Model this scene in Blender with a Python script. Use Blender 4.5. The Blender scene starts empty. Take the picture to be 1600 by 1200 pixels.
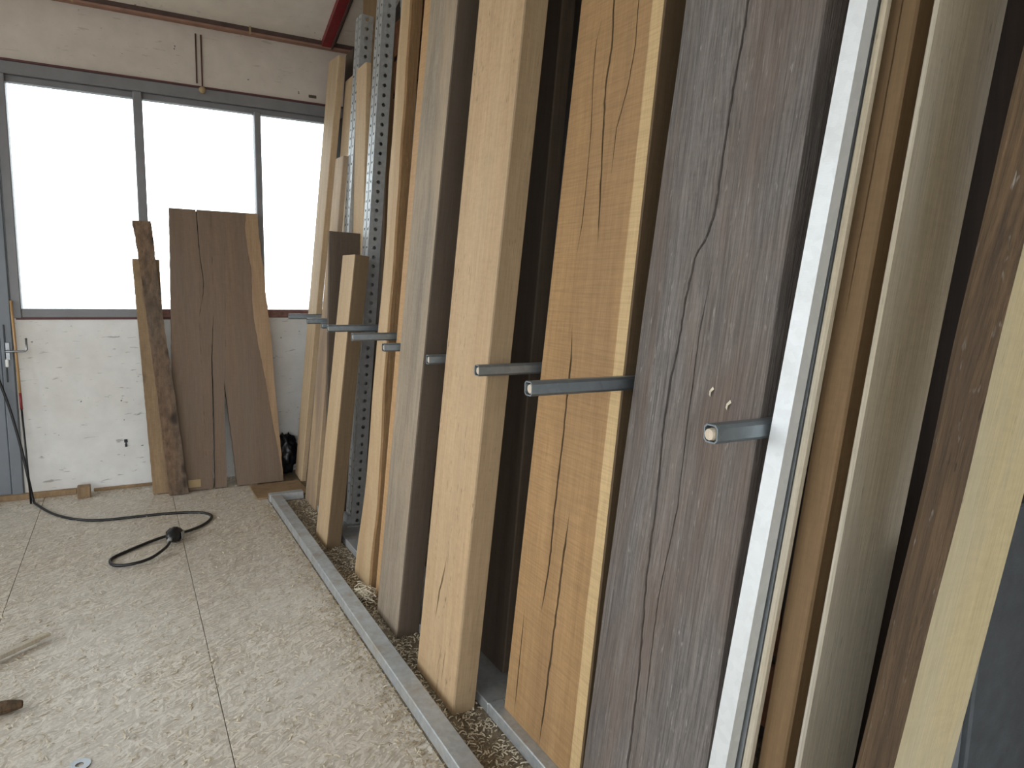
import bpy, bmesh, math, random
from mathutils import Vector, Matrix
random.seed(7)
scn = bpy.context.scene
COL = scn.collection

# ------------------------------------------------------------------ camera
cam_d = bpy.data.cameras.new('camera')
cam_d.sensor_fit = 'HORIZONTAL'; cam_d.sensor_width = 36.0
cam_d.lens = 1088.636 / 1600 * 36.0
cam_d.clip_start = 0.02; cam_d.clip_end = 300
cam = bpy.data.objects.new('camera', cam_d); COL.objects.link(cam)
yaw, pitch, roll = 0.507195, -0.134647, 0.0204739
fw = Vector((math.sin(yaw)*math.cos(pitch), math.cos(yaw)*math.cos(pitch), math.sin(pitch)))
rt = Vector((math.cos(yaw), -math.sin(yaw), 0)); up = rt.cross(fw)
r2 = rt*math.cos(roll) + up*math.sin(roll); u2 = -rt*math.sin(roll) + up*math.cos(roll)
m = Matrix((r2, u2, -fw)).transposed().to_4x4(); m.translation = Vector((0, 0, 1.4))
cam.matrix_world = m
scn.camera = cam

# ------------------------------------------------------------------ sky: flat bright overcast
W = bpy.data.worlds.new('overcast'); scn.world = W; W.use_nodes = True
bg = W.node_tree.nodes['Background']
bg.inputs[0].default_value = (0.90, 0.96, 1.0, 1); bg.inputs[1].default_value = 5.2
scn.view_settings.view_transform = 'Standard'; scn.view_settings.look = 'None'
scn.view_settings.gamma = 1.0; scn.view_settings.use_curve_mapping = False
scn.view_settings.exposure = 0.0

def portal(name, loc, sx, sy, direction):
    l = bpy.data.lights.new(name, 'AREA'); l.shape = 'RECTANGLE'; l.size = sx; l.size_y = sy
    l.cycles.is_portal = True
    o = bpy.data.objects.new(name, l); COL.objects.link(o); o.location = loc
    o.rotation_euler = Vector(direction).to_track_quat('-Z', 'Y').to_euler()
    return o
D = 5.335            # inner face of the end wall
XR, XL, YB = 1.72, -3.4, -3.6
portal('daylight_portal_end_window', (0.45, D+0.17, 1.9), 2.1, 1.45, (0, -1, 0))
LEFT_OPEN = [(-3.2, -1.4), (-1.1, 0.7), (1.0, 2.8), (3.1, 4.9)]
LZ0, LZ1 = 0.85, 3.0
for a, b in LEFT_OPEN:
    portal('daylight_portal_side_window', (XL-0.1, (a+b)/2, (LZ0+LZ1)/2), LZ1-LZ0, b-a, (1, 0, 0))
GX0, GX1, GZ = -3.1, 0.9, 2.7
portal('daylight_portal_gate', ((GX0+GX1)/2, YB-0.1, GZ/2), GX1-GX0, GZ, (0, 1, 0))

# ------------------------------------------------------------------ helpers
def lin(r, g, b):
    f = lambda c: (c/255/12.92) if c/255 <= 0.04045 else ((c/255+0.055)/1.055)**2.4
    return (f(r), f(g), f(b), 1)
def tag(o, label=None, cat=None, group=None, kind=None):
    if label: o['label'] = label
    if cat: o['category'] = cat
    if group: o['group'] = group
    if kind: o['kind'] = kind
    return o
def empty(name, loc=(0, 0, 0)):
    o = bpy.data.objects.new(name, None); COL.objects.link(o); o.location = loc
    o.empty_display_size = 0.1
    return o
WM = {}                                                  # world matrices of what has been linked
def link(name, me, parent=None, matrix=None):
    o = bpy.data.objects.new(name, me); COL.objects.link(o)
    w = matrix.copy() if matrix is not None else Matrix()
    if parent is not None:
        o.parent = parent; o.matrix_parent_inverse = Matrix()
        o.matrix_basis = WM.get(parent.name, parent.matrix_basis).inverted() @ w
    else: o.matrix_basis = w
    WM[o.name] = w
    return o
def mesh(name, verts, faces, mat, parent=None, matrix=None, smooth=False):
    me = bpy.data.meshes.new(name); me.from_pydata([tuple(v) for v in verts], [], faces)
    me.materials.append(mat)
    if smooth:
        for p in me.polygons: p.use_smooth = True
    bm = bmesh.new(); bm.from_mesh(me); bmesh.ops.recalc_face_normals(bm, faces=bm.faces); bm.to_mesh(me); bm.free()
    return link(name, me, parent, matrix)
class MB:
    def __init__(s): s.v = []; s.f = []
    def box(s, x0, x1, y0, y1, z0, z1, c=0.0):
        if c <= 0:
            n = len(s.v)
            s.v += [(x0,y0,z0),(x1,y0,z0),(x1,y1,z0),(x0,y1,z0),(x0,y0,z1),(x1,y0,z1),(x1,y1,z1),(x0,y1,z1)]
            s.f += [(n,n+3,n+2,n+1),(n+4,n+5,n+6,n+7),(n,n+1,n+5,n+4),(n+1,n+2,n+6,n+5),(n+2,n+3,n+7,n+6),(n+3,n,n+4,n+7)]
        else:
            bm = bmesh.new(); bmesh.ops.create_cube(bm, size=1)
            for v in bm.verts:
                v.co = Vector(((x0+x1)/2+v.co.x*(x1-x0), (y0+y1)/2+v.co.y*(y1-y0), (z0+z1)/2+v.co.z*(z1-z0)))
            bmesh.ops.bevel(bm, geom=bm.edges[:], offset=c, segments=1, affect='EDGES')
            s.add(bm); bm.free()
        return s
    def add(s, bm):
        n = len(s.v); bm.verts.index_update()
        s.v += [tuple(v.co) for v in bm.verts]
        s.f += [tuple(n+v.index for v in f.verts) for f in bm.faces]
    def prism(s, pts, vec):
        n = len(s.v); k = len(pts); vec = Vector(vec)
        s.v += [tuple(p) for p in pts] + [tuple(Vector(p)+vec) for p in pts]
        s.f += [tuple(range(n, n+k)), tuple(range(n+2*k-1, n+k-1, -1))]
        s.f += [(n+i, n+(i+1) % k, n+k+(i+1) % k, n+k+i) for i in range(k)]
        return s
    def tube(s, path, r, seg=8, cap=True):
        path = [Vector(p) for p in path]; n0 = len(s.v); nrm = None
        for i, p in enumerate(path):
            t = (path[min(i+1, len(path)-1)] - path[max(i-1, 0)]).normalized()
            if nrm is None:
                nrm = t.cross(Vector((0, 0, 1)))
                if nrm.length < 1e-3: nrm = Vector((1, 0, 0))
            nrm = (nrm - t*nrm.dot(t)).normalized(); bn = t.cross(nrm)
            rr = r[i] if isinstance(r, (list, tuple)) else r
            for k in range(seg):
                a = 2*math.pi*k/seg; s.v.append(tuple(p + nrm*math.cos(a)*rr + bn*math.sin(a)*rr))
        for i in range(len(path)-1):
            for k in range(seg):
                a = n0+i*seg+k; b = n0+i*seg+(k+1) % seg
                s.f.append((a, b, b+seg, a+seg))
        if cap:
            s.f.append(tuple(range(n0, n0+seg))); e = n0+(len(path)-1)*seg
            s.f.append(tuple(range(e+seg-1, e-1, -1)))
        return s
    def build(s, name, mat, parent=None, matrix=None, smooth=False):
        return mesh(name, s.v, s.f, mat, parent, matrix, smooth)
def spline(pts, n=8):
    pts = [Vector(p) for p in pts]; out = []
    for i in range(len(pts)-1):
        p0 = pts[max(i-1, 0)]; p1 = pts[i]; p2 = pts[i+1]; p3 = pts[min(i+2, len(pts)-1)]
        for k in range(n):
            t = k/n
            out.append(0.5*((2*p1)+(p2-p0)*t+(2*p0-5*p1+4*p2-p3)*t*t+(-p0+3*p1-3*p2+p3)*t**3))
    return out+[pts[-1]]

# ------------------------------------------------------------------ materials
class N:
    def __init__(s, name):
        s.m = bpy.data.materials.new(name); s.m.use_nodes = True
        s.t = s.m.node_tree; s.b = s.t.nodes['Principled BSDF']; s.o = s.t.nodes['Material Output']
    def n(s, kind, **kw):
        nd = s.t.nodes.new(kind)
        for k, v in kw.items(): setattr(nd, k, v)
        return nd
    def l(s, a, b): s.t.links.new(a, b)
    def coord(s, rand=True):
        tc = s.n('ShaderNodeTexCoord'); out = tc.outputs['Object']
        if rand:
            oi = s.n('ShaderNodeObjectInfo')
            mu = s.n('ShaderNodeMath', operation='MULTIPLY'); s.l(oi.outputs['Random'], mu.inputs[0]); mu.inputs[1].default_value = 37.0
            ad = s.n('ShaderNodeVectorMath', operation='ADD'); s.l(out, ad.inputs[0]); s.l(mu.outputs[0], ad.inputs[1])
            return ad.outputs[0], out
        return out, out
    def mapping(s, vec, scale=(1, 1, 1), rot=(0, 0, 0)):
        mp = s.n('ShaderNodeMapping'); s.l(vec, mp.inputs[0]); mp.inputs['Scale'].default_value = scale; mp.inputs['Rotation'].default_value = rot
        return mp.outputs[0]
    def noise(s, vec, scale=1.0, detail=4, rough=0.6, dist=0.0):
        nz = s.n('ShaderNodeTexNoise'); s.l(vec, nz.inputs['Vector']); nz.inputs['Scale'].default_value = scale
        nz.inputs['Detail'].default_value = detail; nz.inputs['Roughness'].default_value = rough; nz.inputs['Distortion'].default_value = dist
        return nz.outputs[0]
    def ramp(s, fac, stops):
        r = s.n('ShaderNodeValToRGB'); s.l(fac, r.inputs[0]); e = r.color_ramp.elements
        while len(e) < len(stops): e.new(0.5)
        for i, (p, c) in enumerate(stops):
            e[i].position = p; e[i].color = c if len(c) == 4 else (*c, 1)
        return r.outputs[0]
    def mix(s, fac, a, b, mode='MIX'):
        x = s.n('ShaderNodeMix', data_type='RGBA', blend_type=mode)
        if isinstance(fac, (int, float)): x.inputs[0].default_value = fac
        else: s.l(fac, x.inputs[0])
        for i, c in ((6, a), (7, b)):
            if isinstance(c, tuple): x.inputs[i].default_value = c
            else: s.l(c, x.inputs[i])
        return x.outputs[2]
    def math(s, op, a, b=0.0, clamp=False):
        x = s.n('ShaderNodeMath', operation=op, use_clamp=clamp)
        for i, c in ((0, a), (1, b)):
            if isinstance(c, (int, float)): x.inputs[i].default_value = c
            else: s.l(c, x.inputs[i])
        return x.outputs[0]
    def bump(s, h, strength=0.3, dist=0.002):
        b = s.n('ShaderNodeBump'); s.l(h, b.inputs['Height']); b.inputs['Strength'].default_value = strength; b.inputs['Distance'].default_value = dist
        s.l(b.outputs[0], s.b.inputs['Normal'])
    def color(s, c):
        if isinstance(c, tuple): s.b.inputs['Base Color'].default_value = c
        else: s.l(c, s.b.inputs['Base Color'])
    def set(s, **kw):
        for k, v in kw.items(): s.b.inputs[k.replace('_', ' ')].default_value = v
        return s
g4 = lambda v: (v, v, v, 1)

def wood(name, light, dark, patch=None, patch_amt=0.5, streak=0.5, specks=0.35, stripe=None, saw=0.0, bump=0.35, rough=0.72, axis='Z', weather=0.0, knots=0.0, fine=0.25):
    """grain runs along local Z (or Y); stripe = (edge, colour[, side]): sapwood band bounded across local Y"""
    M = N(name); v, raw = M.coord()
    if axis == 'Y': v = M.mapping(v, rot=(math.pi/2, 0, 0))
    if axis == 'X': v = M.mapping(v, rot=(0, math.pi/2, 0))
    warp = M.noise(M.mapping(v, (3, 3, 0.8)), 1.0, 2)
    wv = M.n('ShaderNodeVectorMath', operation='MULTIPLY_ADD'); sx = M.n('ShaderNodeCombineXYZ')
    w0 = M.math('SUBTRACT', warp, 0.5); w0 = M.math('MULTIPLY', w0, 0.10); M.l(w0, sx.inputs[0]); M.l(w0, sx.inputs[1])
    ad = M.n('ShaderNodeVectorMath', operation='ADD'); M.l(v, ad.inputs[0]); M.l(sx.outputs[0], ad.inputs[1]); v2 = ad.outputs[0]
    grain = M.noise(M.mapping(v2, (62, 62, 1.9)), 1.0, 8, 0.68)
    fineg = M.noise(M.mapping(v, (340, 340, 11)), 1.0, 3, 0.65)
    broad = M.noise(M.mapping(v2, (13, 13, 0.45)), 1.0, 3, 0.55)
    gb = M.math('ADD', M.math('MULTIPLY', grain, 0.55), M.math('MULTIPLY', broad, 0.45))
    col = M.ramp(gb, [(0.30, dark), (0.66, light)])
    shim = M.noise(M.mapping(v, (26, 26, 95)), 1.0, 3, 0.6)            # ray fleck and saw fuzz across the grain
    col = M.mix(0.16, col, M.ramp(shim, [(0.35, g4(0.55)), (0.6, g4(1.0))]), 'MULTIPLY')
    if weather:
        ln = M.noise(M.mapping(v2, (190, 190, 6)), 1.0, 5, 0.7)
        col = M.mix(weather, col, M.ramp(ln, [(0.34, g4(0.40)), (0.58, g4(1.0))]), 'MULTIPLY')
        wl_ = M.noise(M.mapping(v, (120, 120, 26)), 1.0, 2, 0.6)
        col = M.mix(M.math('MULTIPLY', M.ramp(wl_, [(0.66, g4(0)), (0.75, g4(1))]), weather*0.6), col, lin(190, 184, 176))
    if patch:
        pn = M.noise(M.mapping(v, (5, 5, 1.1)), 1.0, 3, 0.6, 0.4)
        col = M.mix(M.math('MULTIPLY', M.ramp(pn, [(0.42, g4(0)), (0.66, g4(1))]), patch_amt), col, patch)
    if stripe:
        sy = M.n('ShaderNodeSeparateXYZ'); M.l(raw, sy.inputs[0])
        wob = M.math('MULTIPLY', M.math('SUBTRACT', M.noise(M.mapping(raw, (0, 0, 3)), 1.0, 3), 0.5), stripe[3] if len(stripe) > 3 else 0.02)
        e = M.math('ADD', sy.outputs[1], wob)
        side = stripe[2] if len(stripe) > 2 else 1
        fac = M.math('MULTIPLY', M.math('SUBTRACT', stripe[0], e), 300.0*side, True)
        sc = M.mix(M.math('MULTIPLY', grain, 0.5), stripe[1], tuple(c*0.75 for c in stripe[1][:3])+(1,))
        col = M.mix(fac, col, sc)
    col = M.mix(fine, col, M.ramp(fineg, [(0.3, g4(0.25)), (0.7, g4(1.0))]), 'MULTIPLY')
    h = M.math('ADD', M.math('MULTIPLY', grain, 0.6), M.math('MULTIPLY', fineg, 0.5))
    if weather: h = M.math('ADD', h, M.math('MULTIPLY', ln, weather))
    if specks:
        sp = M.noise(M.mapping(v, (150, 150, 22)), 1.0, 2, 0.5)
        f = M.math('MULTIPLY', M.ramp(sp, [(0.69-0.05*specks, g4(0)), (0.75-0.05*specks, g4(1))]), specks)
        clus = M.noise(M.mapping(v, (12, 12, 2)), 1.0, 2, 0.5); f = M.math('MULTIPLY', f, M.ramp(clus, [(0.42, g4(0.15)), (0.62, g4(1))]))
        col = M.mix(f, col, tuple(c*0.35 for c in dark[:3])+(1,))
    if knots:
        kv = M.n('ShaderNodeTexVoronoi'); M.l(M.mapping(v2, (9, 9, 5)), kv.inputs['Vector']); kv.inputs['Scale'].default_value = 1.0
        col = M.mix(M.math('MULTIPLY', M.ramp(kv.outputs['Distance'], [(0.10, g4(1)), (0.26, g4(0))]), knots), col, lin(52, 42, 34))
        mo = M.noise(M.mapping(v, (24, 24, 12)), 1.0, 5, 0.7)
        col = M.mix(knots*0.8, col, M.ramp(mo, [(0.36, g4(0.35)), (0.60, g4(1.1))]), 'MULTIPLY')
    if saw:
        sw = M.noise(M.mapping(v, (6, 6, 190), (0.06, 0.1, 0)), 1.0, 2, 0.5)
        col = M.mix(saw, col, M.ramp(sw, [(0.35, g4(0.45)), (0.6, g4(1))]), 'MULTIPLY')
        h = M.math('ADD', h, M.math('MULTIPLY', sw, saw))
    M.color(col); M.bump(h, bump, 0.003); M.set(Roughness=rough)
    M.b.inputs['Specular IOR Level'].default_value = 0.3
    return M.m

def galv(name, base=(0.58, 0.60, 0.61, 1), dirt=0.3, rough=0.42, metal=0.85, brushed=False):
    M = N(name); v, raw = M.coord()
    vo = M.n('ShaderNodeTexVoronoi'); M.l(M.mapping(v, (60, 60, 60)), vo.inputs['Vector']); vo.inputs['Scale'].default_value = 1.0
    bw = M.n('ShaderNodeRGBToBW'); M.l(vo.outputs['Color'], bw.inputs[0])
    c = M.mix(0.10 if brushed else 0.22, base, M.ramp(bw.outputs[0], [(0.2, g4(0.45)), (0.8, g4(1))]), 'MULTIPLY')
    dn = M.noise(M.mapping(v, (9, 9, 9)), 1.0, 5, 0.65)
    df = M.math('MULTIPLY', M.ramp(dn, [(0.45, g4(0)), (0.68, g4(1))]), dirt)
    c = M.mix(df, c, lin(150, 138, 122))
    M.color(c)
    M.l(M.math('SUBTRACT', metal, M.math('MULTIPLY', df, 0.8), True), M.b.inputs['Metallic'])
    M.l(M.math('ADD', rough, M.math('MULTIPLY', dn, 0.25)), M.b.inputs['Roughness'])
    if brushed:
        M.bump(M.noise(M.mapping(v, (40, 40, 900)), 1.0, 2), 0.25, 0.001)
    return M.m

def plain(name, c, rough=0.6, metal=0.0, var=0.12, scale=8, bump=0.0):
    M = N(name); v, raw = M.coord()
    nz = M.noise(v, scale, 5, 0.65)
    M.color(M.mix(1.0, c, M.ramp(nz, [(0.25, g4(1-2*var)), (0.75, g4(1.0))]), 'MULTIPLY'))
    M.set(Roughness=rough, Metallic=metal)
    if bump: M.bump(nz, bump, 0.004)
    return M.m

def plaster(name, c, dirt, dirt_amt=0.35, marks=0.5):
    M = N(name); v, raw = M.coord(False)
    big = M.noise(v, 1.6, 4, 0.6); mid = M.noise(v, 9, 5, 0.65)
    col = M.mix(M.math('MULTIPLY', M.ramp(big, [(0.35, g4(0)), (0.72, g4(1))]), dirt_amt), c, dirt)
    col = M.mix(0.25, col, M.ramp(mid, [(0.3, g4(0.6)), (0.7, g4(1))]), 'MULTIPLY')
    sm = M.noise(M.mapping(v, (9, 9, 46)), 1.0, 4, 0.6, 0.6)          # scuffs, mostly level
    col = M.mix(M.math('MULTIPLY', M.ramp(sm, [(0.635, g4(0)), (0.68, g4(1))]), marks), col, lin(96, 88, 78))
    sp = M.noise(v, 34, 1, 0.4)
    col = M.mix(M.math('MULTIPLY', M.ramp(sp, [(0.79, g4(0)), (0.82, g4(1))]), 0.8), col, lin(60, 52, 46))
    M.color(col); M.bump(mid, 0.12, 0.004); M.set(Roughness=0.85)
    return M.m

def osb(name, lo, hi, dust):
    M = N(name); v, raw = M.coord()
    wn = M.n('ShaderNodeTexNoise'); M.l(v, wn.inputs['Vector']); wn.inputs['Scale'].default_value = 7
    off = M.n('ShaderNodeVectorMath', operation='MULTIPLY_ADD'); M.l(wn.outputs['Color'], off.inputs[0]); off.inputs[1].default_value = (0.05, 0.05, 0); M.l(v, off.inputs[2])
    layers = []
    for i, (a, sx, sy) in enumerate(((0.15, 16, 120), (0.95, 19, 135), (1.75, 16, 115), (2.5, 27, 160))):
        vo = M.n('ShaderNodeTexVoronoi'); M.l(M.mapping(off.outputs[0], (sx, sy, 1), (0, 0, 0)), vo.inputs['Vector'])
        vo.inputs['Scale'].default_value = 1.0
        mp = vo.inputs['Vector'].links[0].from_node
        pre = M.mapping(off.outputs[0], (1, 1, 1), (0, 0, a)); M.l(pre, mp.inputs[0])
        bw = M.n('ShaderNodeSeparateColor'); M.l(vo.outputs['Color'], bw.inputs[0])
        layers.append((bw.outputs[0], bw.outputs[1], vo.outputs['Distance']))
    val = layers[0][0]; hgt = layers[0][2]
    for i in (1, 2, 3):
        sel = M.math('GREATER_THAN', layers[i][1], 0.55)
        mx = M.n('ShaderNodeMix'); M.l(sel, mx.inputs[0]); M.l(val, mx.inputs[2]); M.l(layers[i][0], mx.inputs[3]); val = mx.outputs[0]
        m2 = M.n('ShaderNodeMix'); M.l(sel, m2.inputs[0]); M.l(hgt, m2.inputs[2]); M.l(layers[i][2], m2.inputs[3]); hgt = m2.outputs[0]
    col = M.ramp(val, [(0.0, lo), (0.55, tuple((a+b)/2 for a, b in zip(lo, hi))), (1.0, hi)])
    dn = M.noise(v, 2.3, 5, 0.65)
    col = M.mix(M.math('MULTIPLY', M.ramp(dn, [(0.38, g4(0)), (0.68, g4(1))]), 0.55), col, dust)
    fn = M.noise(v, 120, 3, 0.7)
    col = M.mix(0.35, col, M.ramp(fn, [(0.3, g4(0.5)), (0.65, g4(1))]), 'MULTIPLY')
    M.color(col)
    M.bump(M.math('ADD', M.math('MULTIPLY', val, 0.6), M.math('MULTIPLY', fn, 0.5)), 0.5, 0.003)
    M.set(Roughness=0.43); M.b.inputs['Specular IOR Level'].default_value = 0.5
    return M.m

tan_l, tan_d = lin(205, 177, 142), lin(179, 151, 117)
M_tan = wood('oak_tan', tan_l, tan_d, lin(198, 170, 132), 0.5, specks=0.55)
M_tan2 = wood('oak_pale', lin(210, 184, 150), lin(182, 154, 120), lin(172, 149, 120), 0.5, specks=0.4)
M_beam = wood('oak_beam', lin(206, 175, 137), lin(180, 149, 113), lin(190, 166, 134), 0.4, specks=0.85)
M_orange = wood('oak_orange', lin(186, 149, 105), lin(161, 125, 85), lin(148, 117, 84), 0.35, specks=0.25, saw=0.25, stripe=(0.05, lin(216, 184, 136), 1, 0.02))
M_fresh = wood('oak_fresh', lin(206, 166, 120), lin(182, 143, 100), specks=0.2, saw=0.2)
M_grey = wood('oak_weathered', lin(150, 142, 136), lin(104, 98, 96), lin(118, 100, 88), 0.7, specks=0.3, bump=0.8, rough=0.8, fine=0.5, weather=0.75)
M_greytan = wood('oak_greyed', lin(176, 160, 140), lin(140, 126, 110), lin(192, 168, 136), 0.6, specks=0.35, bump=0.5, fine=0.4, weather=0.4)
M_mixed = wood('oak_mixed', lin(204, 177, 142), lin(176, 148, 116), lin(146, 126, 108), 0.95, specks=0.3, weather=0.2)
M_log = wood('oak_waney', lin(208, 180, 142), lin(182, 152, 115), lin(172, 138, 100), 0.5, specks=0.4)
M_bark = wood('bark_edge', lin(186, 148, 104), lin(128, 98, 66), lin(140, 106, 72), 0.6, specks=0.6, bump=1.0, weather=0.5)
M_bark2 = wood('bark_dark', lin(134, 106, 74), lin(66, 52, 40), lin(70, 56, 44), 0.7, specks=0.6, bump=1.0, weather=0.8)
M_sideshade = wood('oak_side_shade', lin(172, 148, 116), lin(146, 123, 94), lin(150, 130, 104), 0.5, specks=0.5)  # shaded copy of the beam wood, for its camera-facing side
M_sideshade_dk = wood('oak_side_shade_dark', lin(124, 102, 76), lin(100, 82, 60), lin(112, 92, 70), 0.5, specks=0.2)  # shade of camera-facing sides put into a darker brown
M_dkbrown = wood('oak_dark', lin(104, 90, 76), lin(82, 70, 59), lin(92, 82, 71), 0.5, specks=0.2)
M_umber = wood('oak_umber', lin(142, 114, 82), lin(116, 92, 64), lin(128, 104, 76), 0.5, specks=0.2)
M_gapshade = wood('gap_shade_blackish', lin(62, 50, 42), lin(44, 36, 31), specks=0.2)  # near-black wood; shade of gap and crack is in this colour
M_pale = wood('ash_pale', lin(212, 198, 173), lin(186, 172, 148), lin(196, 190, 179), 0.7, specks=0.4, fine=0.35)
M_cream = wood('ash_cream', lin(222, 203, 160), lin(200, 182, 142), lin(198, 188, 164), 0.6, specks=0.45)
M_slab = wood('slab_heart', lin(136, 115, 97), lin(116, 97, 81), lin(124, 108, 94), 0.6, specks=0.25)
M_sap = wood('slab_sap', lin(180, 151, 120), lin(156, 127, 98), lin(146, 118, 92), 0.5, specks=0.4)
M_rough = wood('board_rough', lin(146, 118, 92), lin(104, 84, 68), lin(104, 90, 78), 0.8, specks=0.6, bump=0.9, knots=0.85)
M_board = wood('board_brown', lin(172, 144, 110), lin(140, 114, 86), lin(128, 106, 82), 0.5, specks=0.4, knots=0.3)
M_slate = plain('slate_grey', lin(124, 127, 131), 0.6, 0.0, 0.12, 14, 0.2)
M_slate2 = plain('slate_dark', lin(88, 92, 95), 0.7, 0.0, 0.2, 22, 0.5)
M_galv = galv('galvanised', dirt=0.15)
M_rail = galv('galvanised_rail', (0.56, 0.59, 0.61, 1), 0.75, 0.48)
M_post = galv('galvanised_post', (0.50, 0.51, 0.51, 1), 0.25, 0.45, 0.8)
M_peg = galv('zinc_arm', (0.30, 0.34, 0.37, 1), 0.08, 0.38, 0.9)
M_chan = galv('galvanised_channel', (0.80, 0.82, 0.83, 1), 0.12, 0.45, 0.55, brushed=True)
M_chan2 = galv('galvanised_channel_dull', (0.40, 0.42, 0.43, 1), 0.06, 0.42, 0.8, brushed=True)
M_dowel = wood('dowel_end', lin(228, 214, 196), lin(200, 184, 160), specks=0.1)
M_frame = plain('painted_grey_steel', lin(130, 129, 131), 0.5, 0.1, 0.12, 6)
M_frame2 = plain('painted_grey_door', lin(120, 125, 131), 0.5, 0.1, 0.10, 3)
M_redsill = plain('peeling_red_paint', lin(150, 108, 98), 0.7, 0.0, 0.3, 26, 0.4)
M_redline = plain('dark_red_strip', lin(92, 52, 50), 0.6, 0.0, 0.15, 20)
M_red = plain('red_oxide_steel', lin(140, 40, 44), 0.45, 0.1, 0.2, 12)
M_rust = plain('rust_brown_steel', lin(96, 74, 68), 0.6, 0.1, 0.2, 14)
M_salmon = plain('salmon_lip', lin(168, 128, 110), 0.7, 0.0, 0.2, 16)
M_wallw = plaster('whitewash', lin(232, 231, 228), lin(190, 180, 166), 0.5, 0.5)
M_wallu = plaster('beige_boarding', lin(216, 205, 194), lin(194, 181, 169), 0.6, 0.25)
M_ceil = plaster('ceiling_paint', lin(236, 228, 216), lin(212, 202, 188), 0.5, 0.15)
M_inner = plaster('render_plain', lin(190, 180, 168), lin(160, 150, 138), 0.5, 0.2)
M_mortar = plain('mortar_dark', lin(74, 64, 56), 0.95, 0, 0.3, 18, 0.5)
M_brick = plain('clay_block', lin(150, 98, 66), 0.9, 0, 0.3, 16, 0.5)
M_osb = osb('osb_floor', lin(170, 157, 138), lin(231, 223, 209), lin(209, 203, 195))
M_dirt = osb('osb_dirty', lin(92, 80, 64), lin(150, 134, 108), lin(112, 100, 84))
M_sub = plain('subfloor', lin(104, 92, 78), 0.9, 0, 0.3, 30, 0.5)
M_yard = plain('yard_concrete', lin(150, 150, 146), 0.9, 0, 0.15, 2)
M_rubber = plain('black_rubber', lin(22, 23, 25), 0.38, 0, 0.1, 20)
M_rubberg = plain('grey_plastic', lin(150, 150, 148), 0.5, 0, 0.1, 20)
M_black = plain('black_plastic', lin(20, 22, 28), 0.35, 0, 0.2, 14, 0.6)
M_chrome = plain('dull_steel', lin(150, 152, 154), 0.35, 0.9, 0.1, 20)
M_white = plain('white_enamel', lin(236, 236, 232), 0.4, 0, 0.05, 20)
M_paper = plain('paper_label', lin(176, 152, 112), 0.8, 0, 0.1, 30)
M_handle = plain('varnished_pole', lin(184, 146, 100), 0.4, 0, 0.1, 20)
M_redtape = plain('red_tape', lin(136, 38, 40), 0.5)
M_chip = plain('shavings', lin(234, 222, 198), 0.8, 0, 0.25, 40)
M_chipd = plain('old_shavings', lin(206, 184, 152), 0.85, 0, 0.3, 40)
GM = N('window_glass'); tr = GM.n('ShaderNodeBsdfTransparent'); gl = GM.n('ShaderNodeBsdfGlossy'); gl.inputs['Roughness'].default_value = 0.05
tr.inputs[0].default_value = (0.96, 0.98, 0.98, 1)
fz = GM.n('ShaderNodeFresnel'); fz.inputs[0].default_value = 1.45
ms = GM.n('ShaderNodeMixShader'); GM.l(fz.outputs[0], ms.inputs[0]); GM.l(tr.outputs[0], ms.inputs[1]); GM.l(gl.outputs[0], ms.inputs[2]); GM.l(ms.outputs[0], GM.o.inputs[0])
M_glass = GM.m

# ------------------------------------------------------------------ structure
S = 'structure'
EAVE = 3.12; SL = 0.345; RY = 0.9; RZ = EAVE + SL*(D-RY)
# floor: subfloor with loose-laid strand board sheets
floor = MB().box(XL, XR+0.2, YB, D+0.15, -0.12, -0.019).build('floor', M_sub); tag(floor, kind=S)
sheets = [(-3.4, -1.76, [(-3.6, -1.2), (-1.2, 1.3), (1.3, 3.8), (3.8, D)]),
          (-1.76, -0.512, [(-3.6, -2.1), (-2.1, 0.4), (0.4, 2.9), (2.9, D)]),
          (-0.512, 0.22, [(-3.6, -1.55), (-1.55, 0.947), (0.947, 3.447), (3.447, D)]),
          (0.22, 0.765, [(-3.6, -1.76), (-1.76, 0.74), (0.74, 3.24), (3.24, D)]),
          (0.765, 1.72, [(-3.6, -0.6), (-0.6, 2.0), (2.0, 4.62), (4.62, D)])]
for x0, x1, rows in sheets:
    for y0, y1 in rows:
        g = 0.0012
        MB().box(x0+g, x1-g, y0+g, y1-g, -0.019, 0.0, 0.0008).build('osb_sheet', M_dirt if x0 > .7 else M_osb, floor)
ceil = MB()
ceil.prism([(XL-0.2, D+0.15, EAVE-0.052+0.0), (XL-0.2, RY, RZ), (XL-0.2, RY, RZ+0.12), (XL-0.2, D+0.15, EAVE+0.12)], (XR-XL+0.5, 0, 0))
ceil.prism([(XL-0.2, RY, RZ), (XL-0.2, YB-0.2, EAVE), (XL-0.2, YB-0.2, EAVE+0.12), (XL-0.2, RY, RZ+0.12)], (XR-XL+0.5, 0, 0))
tag(ceil.build('ceiling', M_ceil), kind=S)
# end wall: opening for the long window, opening for the door
WX0, WX1 = -0.62, 1.52
lower = MB().box(WX0, XR+0.2, D, D+0.15, 0, 1.16)
wall_back = empty('wall_back', (0, D, 0)); tag(wall_back, kind=S)
lower.build('lower_wall', M_wallw, wall_back)
MB().box(XL, XR+0.2, D, D+0.15, 2.705, EAVE+0.05).build('upper_boarding', M_wallu, wall_back)
sidewall = MB().box(XL, -1.58, D, D+0.15, 0, 2.705).box(WX1, XR+0.2, D, D+0.15, 1.16, 2.705)
sidewall.build('wall_pier', M_inner, wall_back)
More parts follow.
